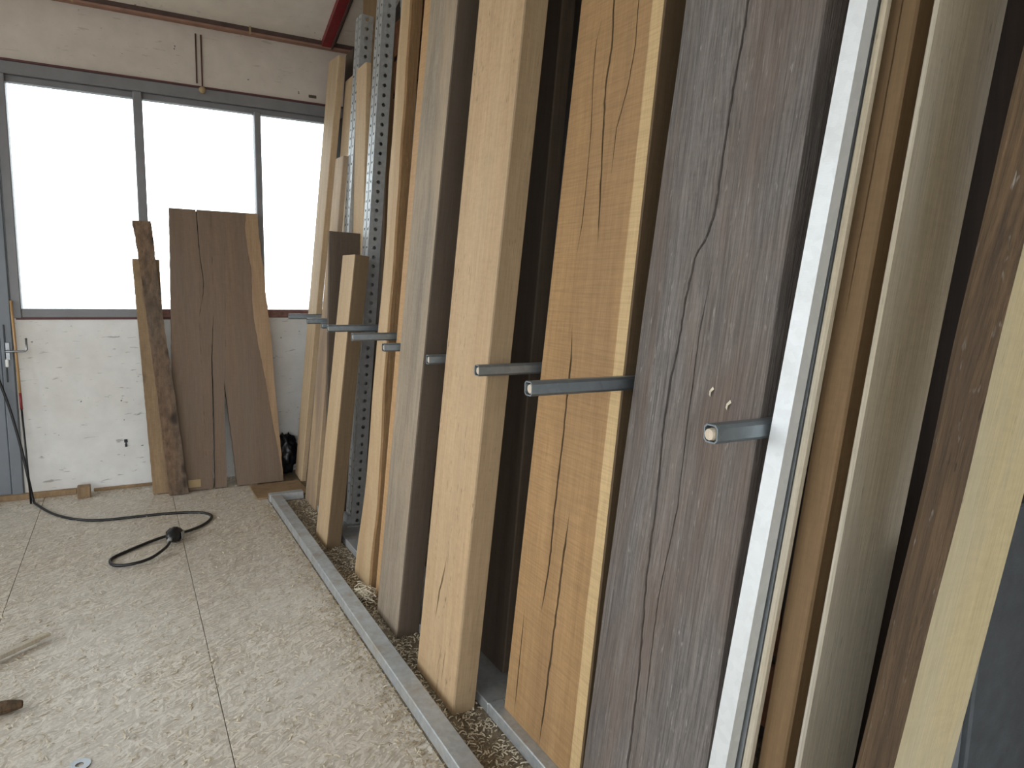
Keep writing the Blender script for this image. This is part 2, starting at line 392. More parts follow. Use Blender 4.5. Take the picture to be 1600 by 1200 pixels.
# right wall of clay blocks
wr = MB().prism([(XR, YB-0.2, -0.1), (XR, D+0.15, -0.1), (XR, D+0.15, EAVE+0.05), (XR, RY, RZ+0.05), (XR, YB-0.2, EAVE+0.05)], (0.2, 0, 0))
wall_right = wr.build('wall_right', M_mortar); tag(wall_right, kind=S)
bme = None
for r in range(13):
    z0 = 0.055 + r*0.242
    for c in range(12):
        y0 = 0.3 + c*0.42 + (0.21 if r % 2 else 0)
        if y0+0.40 > D-0.01: continue
        if bme is None:
            b = MB().box(-0.03, 0.0, 0, 0.395, 0, 0.212, 0.008).build('brick', M_brick, wall_right, Matrix.Translation((XR, y0, z0))); bme = b.data
        else:
            link('brick', bme, wall_right, Matrix.Translation((XR+random.uniform(-0.006, 0.006), y0, z0)))
# left wall with a row of openings, front wall with an open gateway
wl = MB().box(XL-0.2, XL, YB-0.2, D+0.15, -0.1, LZ0).box(XL-0.2, XL, YB-0.2, D+0.15, LZ1, EAVE)
ys = [YB-0.2] + [q for ab in LEFT_OPEN for q in ab] + [D+0.15]
for i in range(0, len(ys), 2): wl.box(XL-0.2, XL, ys[i], ys[i+1], LZ0, LZ1)
wl.prism([(XL-0.2, YB-0.2, EAVE), (XL-0.2, D+0.15, EAVE), (XL-0.2, RY, RZ+0.05)], (0.2, 0, 0))
tag(wl.build('wall_left', M_inner), kind=S)
wf = MB().box(XL, GX0, YB-0.2, YB, -0.1, EAVE+0.05).box(GX1, XR, YB-0.2, YB, -0.1, EAVE+0.05).box(GX0, GX1, YB-0.2, YB, GZ, EAVE+0.05)
tag(wf.build('wall_front', M_inner), kind=S)
tag(MB().box(1.25, XR, -.42, -.30, -.1, RZ).build('light_block_wall', M_inner), kind=S)  # unseen wall stub, added to block gateway light behind the planks
tag(MB().box(-60, 60, -60, 70, -0.3, -0.13).build('yard_ground', M_yard), kind=S)

# window in the end wall
win = empty('window_1', (0.45, D, 1.16)); tag(win, kind=S)
fy0, fy1 = D-0.012, D+0.09
MB().box(WX0, WX1, fy0, fy1, 2.625, 2.70, 0.004).build('frame_head', M_frame, win)
MB().box(WX0, WX1, fy0+0.03, fy1-0.01, 2.587, 2.625, 0.003).build('frame_bead', M_frame, win)
MB().box(WX0, -0.568, fy0, fy1, 1.16, 2.625, 0.004).build('frame_jamb', M_frame, win)
MB().box(-0.568, 0.109, fy0+0.004, fy1, 1.163, 1.218, 0.004).build('sill', M_frame, win)
MB().box(0.109, WX1, fy0+0.004, fy1, 1.163, 1.218, 0.004).build('sill', M_redsill, win)
MB().box(0.109, 0.163, fy0, fy1, 1.163, 2.625, 0.005).build('mullion', M_frame, win)
MB().box(0.857, 0.900, fy0+0.01, fy1, 1.218, 2.60, 0.005).build('mullion', M_frame, win)
for a, b in ((-0.568, 0.109), (0.163, 0.857), (0.900, WX1)):
    MB().box(a, b, D+0.045, D+0.049, 1.218, 2.59).build('pane', M_glass, win)
MB().box(XL+0.02, WX1+0.1, D-0.016, D-0.0005, 2.700, 2.712).build('dark_red_strip', M_redline, win)
MB().box(-0.60, 0.30, D-0.006, D-0.0005, 1.150, 1.163).build('lower_strip', M_redline, win)
# door left of the window
door = empty('door_1', (-1.1, D, 0)); tag(door, kind=S)
MB().box(-1.58, -0.69, D+0.005, D+0.05, 0.01, 2.70, 0.004).build('door_leaf', M_frame2, door)
MB().box(-0.685, -0.625, D-0.02, D+0.06, 0.0, 2.70, 0.004).build('door_post', M_frame2, door)
hd = MB().box(-0.668, -0.640, D-0.026, D-0.019, 0.90, 1.01, 0.002)
hd.build('lock_plate', M_chrome, door)
MB().tube([(-0.655, D-0.02, 0.958), (-0.655, D-0.088, 0.958), (-0.645, D-0.095, 0.958), (-0.553, D-0.095, 0.960), (-0.546, D-0.095, 0.968), (-0.546, D-0.095, 1.04)], 0.0065, 8).build('handle', M_chrome, door, smooth=True)
MB().box(-0.668, -0.650, D-0.03, D-0.019, 0.855, 0.905, 0.004).build('keyhole_cover', M_white, door)
MB().box(-0.668, -0.660, D-0.026, D-0.019, 0.76, 1.12, 0.002).build('latch_rod', M_black, door)
# purlin along the wall head, red rafter
tb = empty('trim_1', (0, D, EAVE)); tag(tb, kind=S)
MB().box(XL, XR, D-0.05, D-0.001, 3.105, 3.155).build('purlin', M_rust, tb)
MB().box(XL, XR, D-0.058, D-0.001, 3.090, 3.105, 0.002).build('purlin_lip', M_salmon, tb)
for x in (-0.2, 0.83):
    MB().box(x, x+0.012, D-0.060, D-0.04, 3.088, 3.157).build('purlin_joint', M_paper, tb)
rf = empty('trim_2', (1.35, D, EAVE)); tag(rf, kind=S)
def along(x0, x1, dz0, dz1, y0=D-0.055, y1=RY):
    zc = lambda y: EAVE-0.0 + SL*(D-y)
    return MB().prism([(x0, y0, zc(y0)+dz0), (x0, y1, zc(y1)+dz0), (x0, y1, zc(y1)+dz1), (x0, y0, zc(y0)+dz1)], (x1-x0, 0, 0))
along(1.322, 1.386, -0.045, 0.01).build('red_flange', M_red, rf)
along(1.386, 1.398, -0.055, 0.01).build('rafter_web', M_rust, rf)
along(1.398, 1.420, -0.02, 0.01).build('rafter_back', M_rust, rf)
tag(MB().box(-0.80, -0.335, D-0.045, D-0.003, 0.0, 0.035, 0.003).box(-0.24, 0.12, D-0.02, D-0.003, 0.0, 0.02, 0.003).build('baseboard_back', M_board), kind=S)

# ------------------------------------------------------------------ planks
def lerp(tab, z):
    if not tab: return 0.0
    if z <= tab[0][0]: return tab[0][1]
    for (a, b), (c, d) in zip(tab, tab[1:]):
        if z <= c:
            q = (z-a)/(c-a); q = q*q*(3-2*q); return b+(d-b)*q
    return tab[-1][1]
def plank_mesh(w0, w1, t, L, lean, rows=60, cracks=(), cham=0.004, wob=0.0, wobL=0.0, wobR=0.0, offL=None, offR=None, seed=0, t1=None, backcut=0.0):
    """local: x depth (0 = aisle face), y width (0 = near edge), z length; cracks: [(path [(z,y)], width, depth)]"""
    rnd = random.Random(seed)
    ph = [rnd.uniform(0, 6.28) for _ in range(12)]
    t1 = t if t1 is None else t1
    verts = []; nc = 0
    cr = []
    for path, cw, cd in cracks:
        path = sorted(path); jit = {}
        cr.append((path, cw, cd, path[0][0], path[-1][0]))
    cr.sort(key=lambda c: sum(p[1] for p in c[0])/len(c[0]))
    for i in range(rows+1):
        q = i/rows; z = L*q
        w = w0+(w1-w0)*q; tt = t+(t1-t)*q
        wave = lambda a, k: a*(math.sin(z*3.1+ph[k])*0.5+math.sin(z*7.7+ph[k+1])*0.3+math.sin(z*17+ph[k+2])*0.2)
        yl = w + wave(wobL, 0) + lerp(offL, z); yr = wave(wobR, 3) + lerp(offR, z); d0 = wave(wob, 6)
        c = cham
        sec = [(tt, yr), (d0+c, yr), (d0, yr+c)]
        cols = []
        for path, cw, cd, za, zb in cr:
            zz = min(max(z, za), zb)
            for (z1, y1), (z2, y2) in zip(path, path[1:]):
                if z1 <= zz <= z2:
                    f = (zz-z1)/max(z2-z1, 1e-6); y = y1+(y2-y1)*f; break
            else: y = path[-1][1]
            inside = za < z < zb
            e = min(1.0, (z-za)/0.10, (zb-z)/0.10) if inside else 0.0
            k = e*(0.65+0.35*rnd.random())
            y += e*rnd.uniform(-1, 1)*cw*0.16
            if cols: y = max(y, cols[-1][0]+cols[-1][1]/2+cw*k/2+0.001)
            cols.append((y, cw*k, cd*e))
        for y, hw, dd in cols:
            sec += [(d0, y-hw/2-2e-5), (d0+dd, y), (d0, y+hw/2+2e-5)]
        sec += [(d0, yl-c), (d0+c, yl), (tt, yl)]
        nc = len(sec)
        for x, y in sec:
            zz = z
            if i == 0: zz = x*lean
            if i == rows: zz = z - x*backcut
            verts.append((x, y, zz))
    faces = []
    for i in range(rows):
        for k in range(nc):
            a = i*nc+k; b = i*nc+(k+1) % nc
            faces.append((a, b, b+nc, a+nc))
    faces.append(tuple(range(nc-1, -1, -1))); faces.append(tuple(range(rows*nc, rows*nc+nc)))
    return verts, faces
def frame_of(xb, lean, yR, skew, z0=0.0, turn=0.0):
    ez = Vector((lean, skew, 1)).normalized()
    ex = Vector((math.cos(turn), math.sin(turn), 0)); ex = (ex-ez*ex.dot(ez)).normalized(); ey = ez.cross(ex)
    mm = Matrix((ex, ey, ez)).transposed().to_4x4(); mm.translation = Vector((xb, yR, z0))
    return mm
def plank(name, label, mat, xb, lean, yR, yL, t, ztop, skR=0.0, skL=None, z0=0.0, group='timbers leaning in the rack', cracks=(), turn=0.0, side_mat=None, front_mat=None, **kw):
    """yR / yL: near and far edge at the foot; skR / skL: their drift in y per metre of height"""
    if skL is None: skL = skR
    mm = frame_of(xb, lean, yR, skR, z0, turn)
    L = (ztop-z0)*math.sqrt(1+lean*lean+skR*skR)
    w0 = yL-yR; w1 = w0+(skL-skR)*(ztop-z0)
    cl = [([((z-z0), y-(yR+skR*z)) for z, y in p], cw, cd) for p, cw, cd in cracks]
    v, f = plank_mesh(w0, w1, t, L, lean, cracks=cl, seed=hash(label) % 1000 if False else sum(map(ord, label)), **kw)
    o = mesh(name, v, f, mat, None, mm)
    if side_mat:  # darker near sides have shade in their colour; the bark side is real
        o.data.materials.append(side_mat)
        for p in o.data.polygons:
            if p.normal.y < -0.7: p.material_index = 1
    if front_mat:
        o.data.materials.append(front_mat)
        for p in o.data.polygons:
            if p.normal.x < -0.5: p.material_index = 1
    return tag(o, label, 'plank', group)

# far planks by the end wall
plank('oak_plank', 'tall pale plank nearest the end wall, beside the window edge', M_tan2, 1.052, .085, 4.99, 5.19, .035, 2.89, -.085, -.065, t1=.045)
plank('oak_plank', 'dark brown plank recessed behind the tall pale plank next to the window', M_dkbrown, 1.19, .075, 4.83, 4.99, .03, 2.97, 0)
plank('oak_board', 'narrow grey-brown board wedged between the window-side plank and the next wide plank', M_dkbrown, 1.13, .083, 4.83, 4.93, .02, 2.52, -.0)
plank('oak_plank', 'wide pale plank with flat sawn top, just beyond the first perforated upright', M_tan2, 1.118, .085, 4.55, 4.82, .03, 2.74, -.01, -.01)
plank('oak_plank', 'pale plank standing between the two perforated uprights', M_tan, 1.165, .022, 3.97, 4.21, .028, 2.62, -.02, -.042, z0=.041)
plank('oak_plank', 'greyish plank leaning in front of the first perforated upright, left of the short dark board', M_mixed, .985, .09, 4.29, 4.56, .03, 2.17, -.02, -.065)
plank('oak_board', 'short dark board standing with its broad face to the camera and a cracked top', M_dkbrown, .976, .0288, 3.985, 4.01, .175, 1.705, 0, 0, z0=.041, rows=20)
plank('oak_post', 'short square post in front of the second perforated upright', M_tan, .885, .107, 3.603, 3.843, .075, 1.563, -.012, -.013, rows=24, side_mat=M_sideshade_dk)
plank('oak_plank', 'reddish brown plank high between the tops of the two perforated uprights', M_umber, 1.27, .035, 3.95, 4.48, .03, 3.25, 0, 0)
plank('waney_plank', 'wavy-edged slab with a rough bark side, right of the second perforated upright', M_log, .930, .09, 3.01, 3.243, .055, 3.2, .032, -.008, wobL=.008, wobR=.006, wob=.004, cham=.008, rows=90, offL=[(0, 0), (.55, -.055), (1.05, -.05), (1.45, -.06), (1.62, -.06), (1.95, -.02), (2.5, .005), (3, 0)], offR=[(0, 0), (.5, -.04), (1.05, -.02), (1.5, -.025), (2.2, 0)], side_mat=M_bark)
plank('oak_plank', 'thin fresh orange plank tucked behind the greyed plank', M_fresh, .945, .08, 2.85, 2.955, .03, 3.3, -.028, -.026)
plank('oak_plank', 'greyed square-edged plank between the wavy-edged slab and the thick tan beam', M_greytan, .895, .08, 2.519, 2.777, .09, 3.3, -.045, -.038, side_mat=M_dkbrown)
plank('oak_beam', 'thick tan beam with small black checks near its foot', M_beam, .885, .09, 1.951, 2.278, .078, 3.3, -.012, -.008,
      cracks=[([(0.49, 2.107), (0.42, 2.12), (0.35, 2.141), (0.29, 2.147), (0.24, 2.155)], .014, .04), ([(.17, 2.085), (.08, 2.10)], .010, .03), ([(.20, 2.05), (.05, 2.06)], .007, .03)], rows=150, side_mat=M_sideshade)
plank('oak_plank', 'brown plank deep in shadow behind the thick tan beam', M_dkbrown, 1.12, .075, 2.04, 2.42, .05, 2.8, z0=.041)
plank('oak_plank', 'dark plank at the very back of the gap left of the wide orange plank', M_dkbrown, 1.42, .03, 1.70, 2.75, .03, 3.3)  # added to hide the lit bricks; dark colour stands in for deep shade
plank('oak_plank', 'wide orange plank with a pale sapwood edge and long black cracks', M_orange, 1.025, .085, 1.424, 1.855, .065, 3.3, 0, -.02, z0=.046, rows=160, side_mat=M_sideshade_dk,
      cracks=[([(1.30, 1.684), (1.21, 1.672), (1.11, 1.674), (.97, 1.672), (.75, 1.679), (.59, 1.676), (.43, 1.695)], .0095, .04),
              ([(.77, 1.601), (.68, 1.606), (.5, 1.613), (.35, 1.619), (.05, 1.632)], .0105, .04),
              ([(.41, 1.788), (.23, 1.788), (.05, 1.789)], .006, .03),
              ([(2.3, 1.650), (2.19, 1.643), (2.07, 1.632), (1.96, 1.641), (1.85, 1.63), (1.53, 1.600)], .009, .035),
              ([(2.17, 1.690), (2.1, 1.71), (1.98, 1.705), (1.86, 1.690), (1.62, 1.685), (1.5, 1.70)], .0045, .02),
              ([(2.3, 1.535), (2.15, 1.532), (2.04, 1.526), (1.94, 1.539), (1.84, 1.570), (1.71, 1.572)], .0045, .02)])
plank('weathered_plank', 'broad weathered grey plank with a jagged crack down its face', M_grey, .96, .085, .955, 1.342, .06, 3.3, -.032, -.035, z0=.046, rows=190, cham=.003, wobR=.003, wobL=.003,
      cracks=[([(2.4, 1.06), (1.92, 1.081), (1.82, 1.09), (1.72, 1.096), (1.57, 1.10), (1.51, 1.119), (1.48, 1.142), (1.38, 1.158), (1.31, 1.161), (1.22, 1.172), (1.11, 1.181), (.92, 1.175), (.75, 1.179), (.5, 1.166), (.1, 1.172)], .0085, .04),
              ([(1.46, 1.088), (1.32, 1.103), (1.11, 1.107), (.94, 1.107), (.86, 1.115), (.73, 1.132), (.58, 1.135), (.42, 1.132)], .0045, .03)])
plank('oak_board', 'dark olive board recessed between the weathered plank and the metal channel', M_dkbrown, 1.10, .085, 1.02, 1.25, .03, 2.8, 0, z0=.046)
# near end: boards on edge, broad faces to the camera
plank('oak_board', 'thin pale-edged board right beside the galvanised channels', M_pale, .965, .085, .868, .886, .014, 3.2, -.05, -.053, z0=.046)
plank('oak_board', 'brown board with a split, recessed between the thin board and the pale plank', M_umber, 1.0, .085, .812, .868, .09, 3.2, -.038, -.035, z0=.046,
      cracks=[([(1.35, .795), (1.6, .782), (1.8, .772), (2.0, .765), (2.4, .752)], .003, .015)], rows=110)
plank('ash_plank', 'pale plank on edge with its broad face showing and a bright narrow arris', M_pale, .95, .085, .75, .762, .152, 3.2, -.04, -.042, t1=.205, z0=.046)
plank('oak_board', 'blackish board at the back of the gap beside the pale plank', M_gapshade, 1.45, .0, .70, 1.15, .03, 3.3)  # added to cover the bricks; the gap's shade is its colour
plank('live_edge_slab', 'cream live-edge slab with a dark bark strip at the right of the rack', M_cream, .800, .1395, .565, .610, .176, 3.2, -.058, -.050, t1=.184, front_mat=M_bark2, cham=.012, wob=.008, rows=110)

for (zc, yc, a), lab in zip(((1.199, 1.048, .35), (1.179, .998, .45)), ('pale wood flake stuck higher on the weathered grey plank', 'pale wood flake stuck just above the near arm on the weathered plank')):
    fm = frame_of(.957+.085*(zc-.046), .085, yc, -.032, zc) @ Matrix.Rotation(a, 4, 'X')
    tag(mesh('wood_flake', [(0, -.003, -.011), (0, .003, -.009), (-.002, .004, 0), (0, .002, .011), (0, -.004, .008), (-.003, -.002, 0)], [(0, 1, 2, 5), (5, 2, 3, 4)], M_chip, None, fm), lab, 'wood flake', 'flakes on the weathered plank')

# ------------------------------------------------------------------ galvanised channels leaning between the planks
def channel(name, label, mat, xb, lean, yR, yL, skR, skL, depth, ztop):
    mm = frame_of(xb, lean, yR, skR, .05 if xb > .95 else .003); w0 = yL-yR; w1 = w0+(skL-skR)*ztop; L = ztop*math.sqrt(1+lean*lean); th = .003
    v = []; f = []
    for q, w in ((0, w0), (L, w1)):
        v += [(depth, 0, q), (0, 0, q), (0, w, q), (depth, w, q), (depth, w-th, q), (th, w-th, q), (th, th, q), (depth, th, q)]
    f += [(i, (i+1) % 8, 8+(i+1) % 8, 8+i) for i in range(8)] + [tuple(range(7, -1, -1)), tuple(range(8, 16))]
    return tag(mesh(name, v, f, mat, None, mm), label, 'metal channel', 'metal channels leaning in the rack')
channel('metal_channel', 'bright galvanised channel leaning beside the weathered grey plank', M_chan, .93, .085, .900, .941, -.060, -.063, .026, 3.3)
channel('metal_channel', 'duller galvanised channel just right of the bright one', M_chan2, .968, .085, .888, .914, -.053, -.054, .03, 3.2)

# ------------------------------------------------------------------ steel rack
rack = empty('steel_rack', (1.1, 2.6, 0)); tag(rack, 'galvanised steel rack with floor rails, perforated uprights and horizontal arms', 'rack')
MB().box(.769, .835, .75, 4.56, 0, .05, .003).build('front_rail', M_rail, rack)
MB().box(.765, .98, 4.57, 4.63, 0, .05, .003).build('end_bar', M_rail, rack)
MB().box(.990, 1.045, .70, 1.90, 0, .045, .003).build('inner_rail', M_rail, rack)
MB().box(.990, 1.24, 1.903, 4.26, 0, .040, .003).build('inner_rail', M_rail, rack)
MB().box(1.046, 1.24, .70, 1.90, 0, .045, .003).build('foot_plate', M_rail, rack)
MB().box(1.40, 1.44, 2.80, 4.9, 1.10, 1.20, .003).box(1.38, 1.415, 1.0, 2.80, 1.10, 1.20, .003).build('cross_beam', M_post, rack)
MB().box(1.345, 1.40, 1.0, 3.72, 2.86, 2.96, .003).build('cross_beam', M_post, rack)

def perforated(mb, o, u, v, wu, pitch, n, r, seg=8):
    """strip of n square-ish cells along v with a hole in each; o origin, u across, v along (unit vectors)"""
    o = Vector(o); u = Vector(u); v = Vector(v)
    for i in range(n):
        c = o + v*(i+0.5)*pitch + u*wu/2
        b = len(mb.v)
        ring = []
        for k in range(8):
            a = math.pi/4*k
            ring.append(c + u*r*math.cos(a) + v*r*math.sin(a))
        out = [(1, 0), (1, 1), (0, 1), (-1, 1), (-1, 0), (-1, -1), (0, -1), (1, -1)]
        mb.v += [tuple(c+u*wu/2*a+v*pitch/2*bb) for a, bb in out] + [tuple(p) for p in ring]
        mb.f += [(b+k, b+(k+1) % 8, b+8+(k+1) % 8, b+8+k) for k in range(8)]
def upright(y0, y1, ztop, skew):
    lean = .061; mm = frame_of(1.078, lean, y0, skew, .041)
    mb = MB(); w = y1-y0; dep = .07; n = int((ztop-.045)/.05); P = .05; H = n*P; g = .012
    hw = (w-g)/2
    perforated(mb, (0, 0, 0), (0, 1, 0), (0, 0, 1), hw, P, n, .0078)
    perforated(mb, (0, hw+g, 0), (0, 1, 0), (0, 0, 1), hw, P, n, .0078)
    perforated(mb, (0, 0, 0), (1, 0, 0), (0, 0, 1), dep, P, n, .0105)
    perforated(mb, (0, w, 0), (1, 0, 0), (0, 0, 1), dep, P, n, .0105)
    b = len(mb.v)                                   # groove between the two front strips, and rear lips
    for z in (0, H):
        mb.v += [(0, hw, z), (.012, hw, z), (.012, hw+g, z), (0, hw+g, z), (dep, 0, z), (dep, .02, z), (dep, w, z), (dep, w-.02, z)]
    for i, j in ((0, 1), (1, 2), (2, 3), (4, 5), (6, 7)): mb.f.append((b+i, b+j, b+8+j, b+8+i))
    o = mb.build('upright', M_post, rack, mm)
    f = MB().box(-.03, .13, -.03, w+.03, -.002, .006).box(-.02, .0, .01, w-.01, 0, .05).build('foot', M_post, o, mm)
    return o
upright(4.22, 4.33, 2.98, -.042); upright(3.81, 3.92, 2.97, -.035)
# rear posts and bracing seen past the slab
MB().box(1.34, 1.40, 3.62, 3.70, 0, 3.0, .003).build('rear_post', M_post, rack)

def arm(tip, y, z, x1=1.41, s=.034, tilt=0.0, open_end=False):
    h = s/2; th = .0028; k = .006
    prof = [(-h+k, -h), (h-k, -h), (h, -h+k), (h, h-k), (h-k, h), (-h+k, h), (-h, h-k), (-h, -h+k)]
    inn = [(a*(h-th)/h, b*(h-th)/h) for a, b in prof]
    v = []; f = []
    for x in (0, x1-tip):
        v += [(x, a, b) for a, b in prof] + [(x, a, b) for a, b in inn]
    for i in range(8):
        j = (i+1) % 8
        f += [(i, j, 16+j, 16+i), (8+i, 8+j, 24+j, 24+i), (i, j, 8+j, 8+i), (16+i, 16+j, 24+j, 24+i)]
    mm = Matrix.Translation((tip, y, z)) @ Matrix.Rotation(tilt, 4, 'Y')
    o = mesh('arm', v, f, M_peg, rack, mm)
    d = MB().tube([(.004 if not open_end else -.004, 0, -.001), (.01, 0, -.001), (x1-tip-.01, 0, -.001)], [.0105, .0125, .0125], 12).build('dowel', M_dowel, o, mm)
    return o
for tip, y, z, x1 in ((.962, 4.84, 1.190, 1.20), (.938, 4.19, 1.192, 1.15), (.992, 4.06, 1.172, 1.15), (.871, 3.45, 1.192, 1.41), (.859, 2.985, 1.182, 1.41), (.928, 2.775, 1.152, 1.41), (.953, 2.35, 1.142, 1.19), (.924, 1.885, 1.155, 1.41), (.807, 1.375, 1.174, 1.41), (.905, .895, 1.152, 1.28)):
    arm(tip, y, z, min(x1, 1.39), open_end=(y < 1))

# ------------------------------------------------------------------ dark boards at the near end
def upright_board(name, label, mat, x0, x1, y0, y1, z1):
    o = MB().box(0, x1-x0, 0, y1-y0, 0, z1, .004).build(name, mat, None, Matrix.Translation((x0, y0, 0)))
    return tag(o, label, 'board', 'dark boards at the near end of the rack')
upright_board('grey_board', 'slate grey board standing upright behind the live-edge slab', M_slate, 1.06, 1.255, .60, .62, .98)
upright_board('dark_board', 'charcoal board standing upright at the far right edge', M_slate2, 1.257, 1.60, .59, .615, 1.05)

# ------------------------------------------------------------------ slab and boards against the end wall
def wall_lean(base_y, k):
    ez = Vector((0, k, 1)).normalized(); ex = Vector((1, 0, 0)); ey = ez.cross(ex)
    mm = Matrix((ex, ey, ez)).transposed().to_4x4(); mm.translation = Vector((0, base_y, 0)); return mm, math.sqrt(1+k*k)
mm, s = wall_lean(5.045, .117)
slab = empty('live_edge_board'); slab.matrix_basis = mm; WM[slab.name] = mm
tag(slab, 'wide brown live-edge board with a deep split, leaning under the window', 'plank')
sapl = [(.767, 1.896), (.762, 1.772), (.775, 1.596), (.792, 1.508), (.786, 1.285), (.792, 1.151), (.814, .972), (.834, .837), (.860, .655), (.878, .473), (.905, .289)]
def tabx(tab, z):
    tab = sorted((b, a) for a, b in tab)
    if z <= tab[0][0]: return tab[0][1]
    for (za, xa), (zb, xb_) in zip(tab, tab[1:]):
        if z <= zb: return xa+(xb_-xa)*(z-za)/(zb-za)
    return tab[-1][1]
def strips(name, edges, z0, z1, y0, y1, mat, parent, mat4, k, rows=70, jag=0.0, seed=1):
    """edges: list of (left table, right table); each strip is lofted over the height"""
    rb = random.Random(seed); mb = MB()
    for lt, rt_ in edges:
        n = len(mb.v)
        for i in range(rows+1):
            z = z0+(z1-z0)*i/rows
            xa = tabx(lt, z)+rb.uniform(-jag, jag); xb_ = max(tabx(rt_, z)+rb.uniform(-jag, jag), xa+.0008)
            mb.v += [(xa, y0, z*k), (xb_, y0, z*k), (xb_, y1, z*k), (xa, y1, z*k)]
        for i in range(rows):
            a = n+i*4
            mb.f += [(a+q, a+(q+1) % 4, a+4+(q+1) % 4, a+4+q) for q in range(4)]
        mb.f += [(n+3, n+2, n+1, n), (n+rows*4, n+rows*4+1, n+rows*4+2, n+rows*4+3)]
    return mb.build(name, mat, parent, mat4)
eL = [(.231, .006), (.289, 1.893)]
c1L = [(.439, .006), (.439, 1.174), (.469, 1.325), (.4765, 1.411), (.4600, 1.583), (.451, 1.893)]
c1R = [(.4392, .006), (.4392, 1.174), (.472, 1.325), (.4800, 1.411), (.4640, 1.583), (.4565, 1.893)]
c2L = [(.473, .006), (.494, .543), (.502, .892), (.5335, 1.235), (.545, 1.893)]
c2R = [(.487, .006), (.504, .542), (.508, .892), (.5337, 1.235), (.5452, 1.893)]
wLt = [(.564, .02), (.567, .45), (.5785, .714), (.60, 1.0), (.63, 1.893)]
wRt = [(.63, .006), (.61, .314), (.5795, .714), (.6002, 1.0), (.6302, 1.893)]
sapl = sapl + [(.941, .006)]
strips('heartwood', [(eL, c1L), (c1R, c2L), (c2R, wLt), (wRt, sapl)], .006, 1.893, 0, .05, M_slab, slab, mm, s, jag=.0012)
strips('crack_core', [([(x-.012, z) for x, z in c1L], [(x+.012, z) for x, z in c1R])], 1.16, 1.885, .022, .046, M_gapshade, slab, mm, s)  # dark backing added against daylight; crack shade is in its colour
sapr = [(.848, 1.893), (.852, 1.75), (.859, 1.666), (.861, 1.60), (.873, 1.51), (.876, 1.4), (.884, 1.286), (.893, 1.15), (.903, 1.015), (.906, .88), (.910, .744), (.922, .47), (.932, .25), (.941, .006)]
tag(strips('sapwood_edge', [(sapl, sapr)], .006, 1.893, 0, .05, M_sap, slab, mm, s, jag=.002, seed=4), 'lighter orange sapwood edge')
MB().box(.320, .397, -.0012, -.0002, .027, .078).build('paper_label', M_paper, slab, mm)
def lean_board(name, label, mat, lt, rt_, z1, base, k, t, jag):
    mm, sc = wall_lean(base, k)
    o = strips(name, [(lt, rt_)], .005, z1, 0, t, mat, None, mm, sc, jag=jag, seed=len(label))
    return tag(o, label, 'board', 'boards leaning under the window')
lean_board('rough_board', 'brown board standing behind the mottled rough board, left of the split slab', M_board, [(.108, .005), (.056, 1.55)], [(.222, .005), (.217, 1.55)], 1.55, 5.065, .13, .03, .001)
lean_board('rough_board', 'tall mottled rough board leaning left of the split slab', M_rough, [(.202, .005), (.165, .6), (.128, 1.1), (.090, 1.6), (.067, 1.797)], [(.315, .005), (.262, .7), (.225, 1.1), (.190, 1.6), (.179, 1.797)], 1.797, 4.990, .145, .03, .0025)

# ------------------------------------------------------------------ things by the end wall
tag(MB().box(-.326, -.252, 5.17, 5.245, 0, .075, .004).build('wood_block', M_board), 'small square wood block on the floor by the end wall', 'wood block')
pole = empty('broom_pole', (-.585, D-.1, 0)); tag(pole, 'thin wooden pole with a red taped joint leaning at the door post', 'pole')
p0 = Vector((-.575, D-.16, .0)); p1 = Vector((-.615, D-.035, 1.27))
MB().tube([p0.lerp(p1, .55), p1], .008, 10).build('wooden_shaft', M_handle, pole, smooth=True)
MB().tube([p0.lerp(p1, .47), p0.lerp(p1, .55)], .008, 10).build('red_tape', M_redtape, pole, smooth=True)
MB().tube([p0, p0.lerp(p1, .48)], .006, 10).build('dark_rod', M_black, pole, smooth=True)
hooks = [(.497, 3.044, 2.73), (.530, 3.042, 2.716)]
for i, (x, za, zb) in enumerate(hooks):
    o = MB().tube([(x, D-.006, za), (x-.002, D-.006, zb)], .005, 6)
    ob = o.build('wall_rod', M_redline, smooth=True)
    tag(ob, ('thin dark rod on the wall above the window, left of the pair', 'thin dark rod above the window ending at a round knob')[i], 'rod', 'rods above the window')
bm = bmesh.new(); bmesh.ops.create_uvsphere(bm, u_segments=12, v_segments=8, radius=.022); mb = MB(); mb.add(bm); bm.free()
tag(mb.build('round_knob', M_paper, None, Matrix.Translation((.524, D-.034, 2.684)), True), 'small round knob on the window head below the thin rod', 'knob')
tag(MB().box(1.235, 1.29, D-.004, D-.0003, 2.745, 2.765, .001).build('wall_tag', M_dkbrown), 'tiny dark tag on the wall above the window end', 'tag')
o = MB(); o.box(-.043, -.029, D-.004, D-.0003, .285, .305).box(-.040, -.032, D-.004, D-.0003, .305, .315).box(-.046, -.026, D-.004, D-.0003, .315, .337)
tag(o.build('keyhole_plate', M_black), 'small black keyhole plate on the white wall', 'plate')
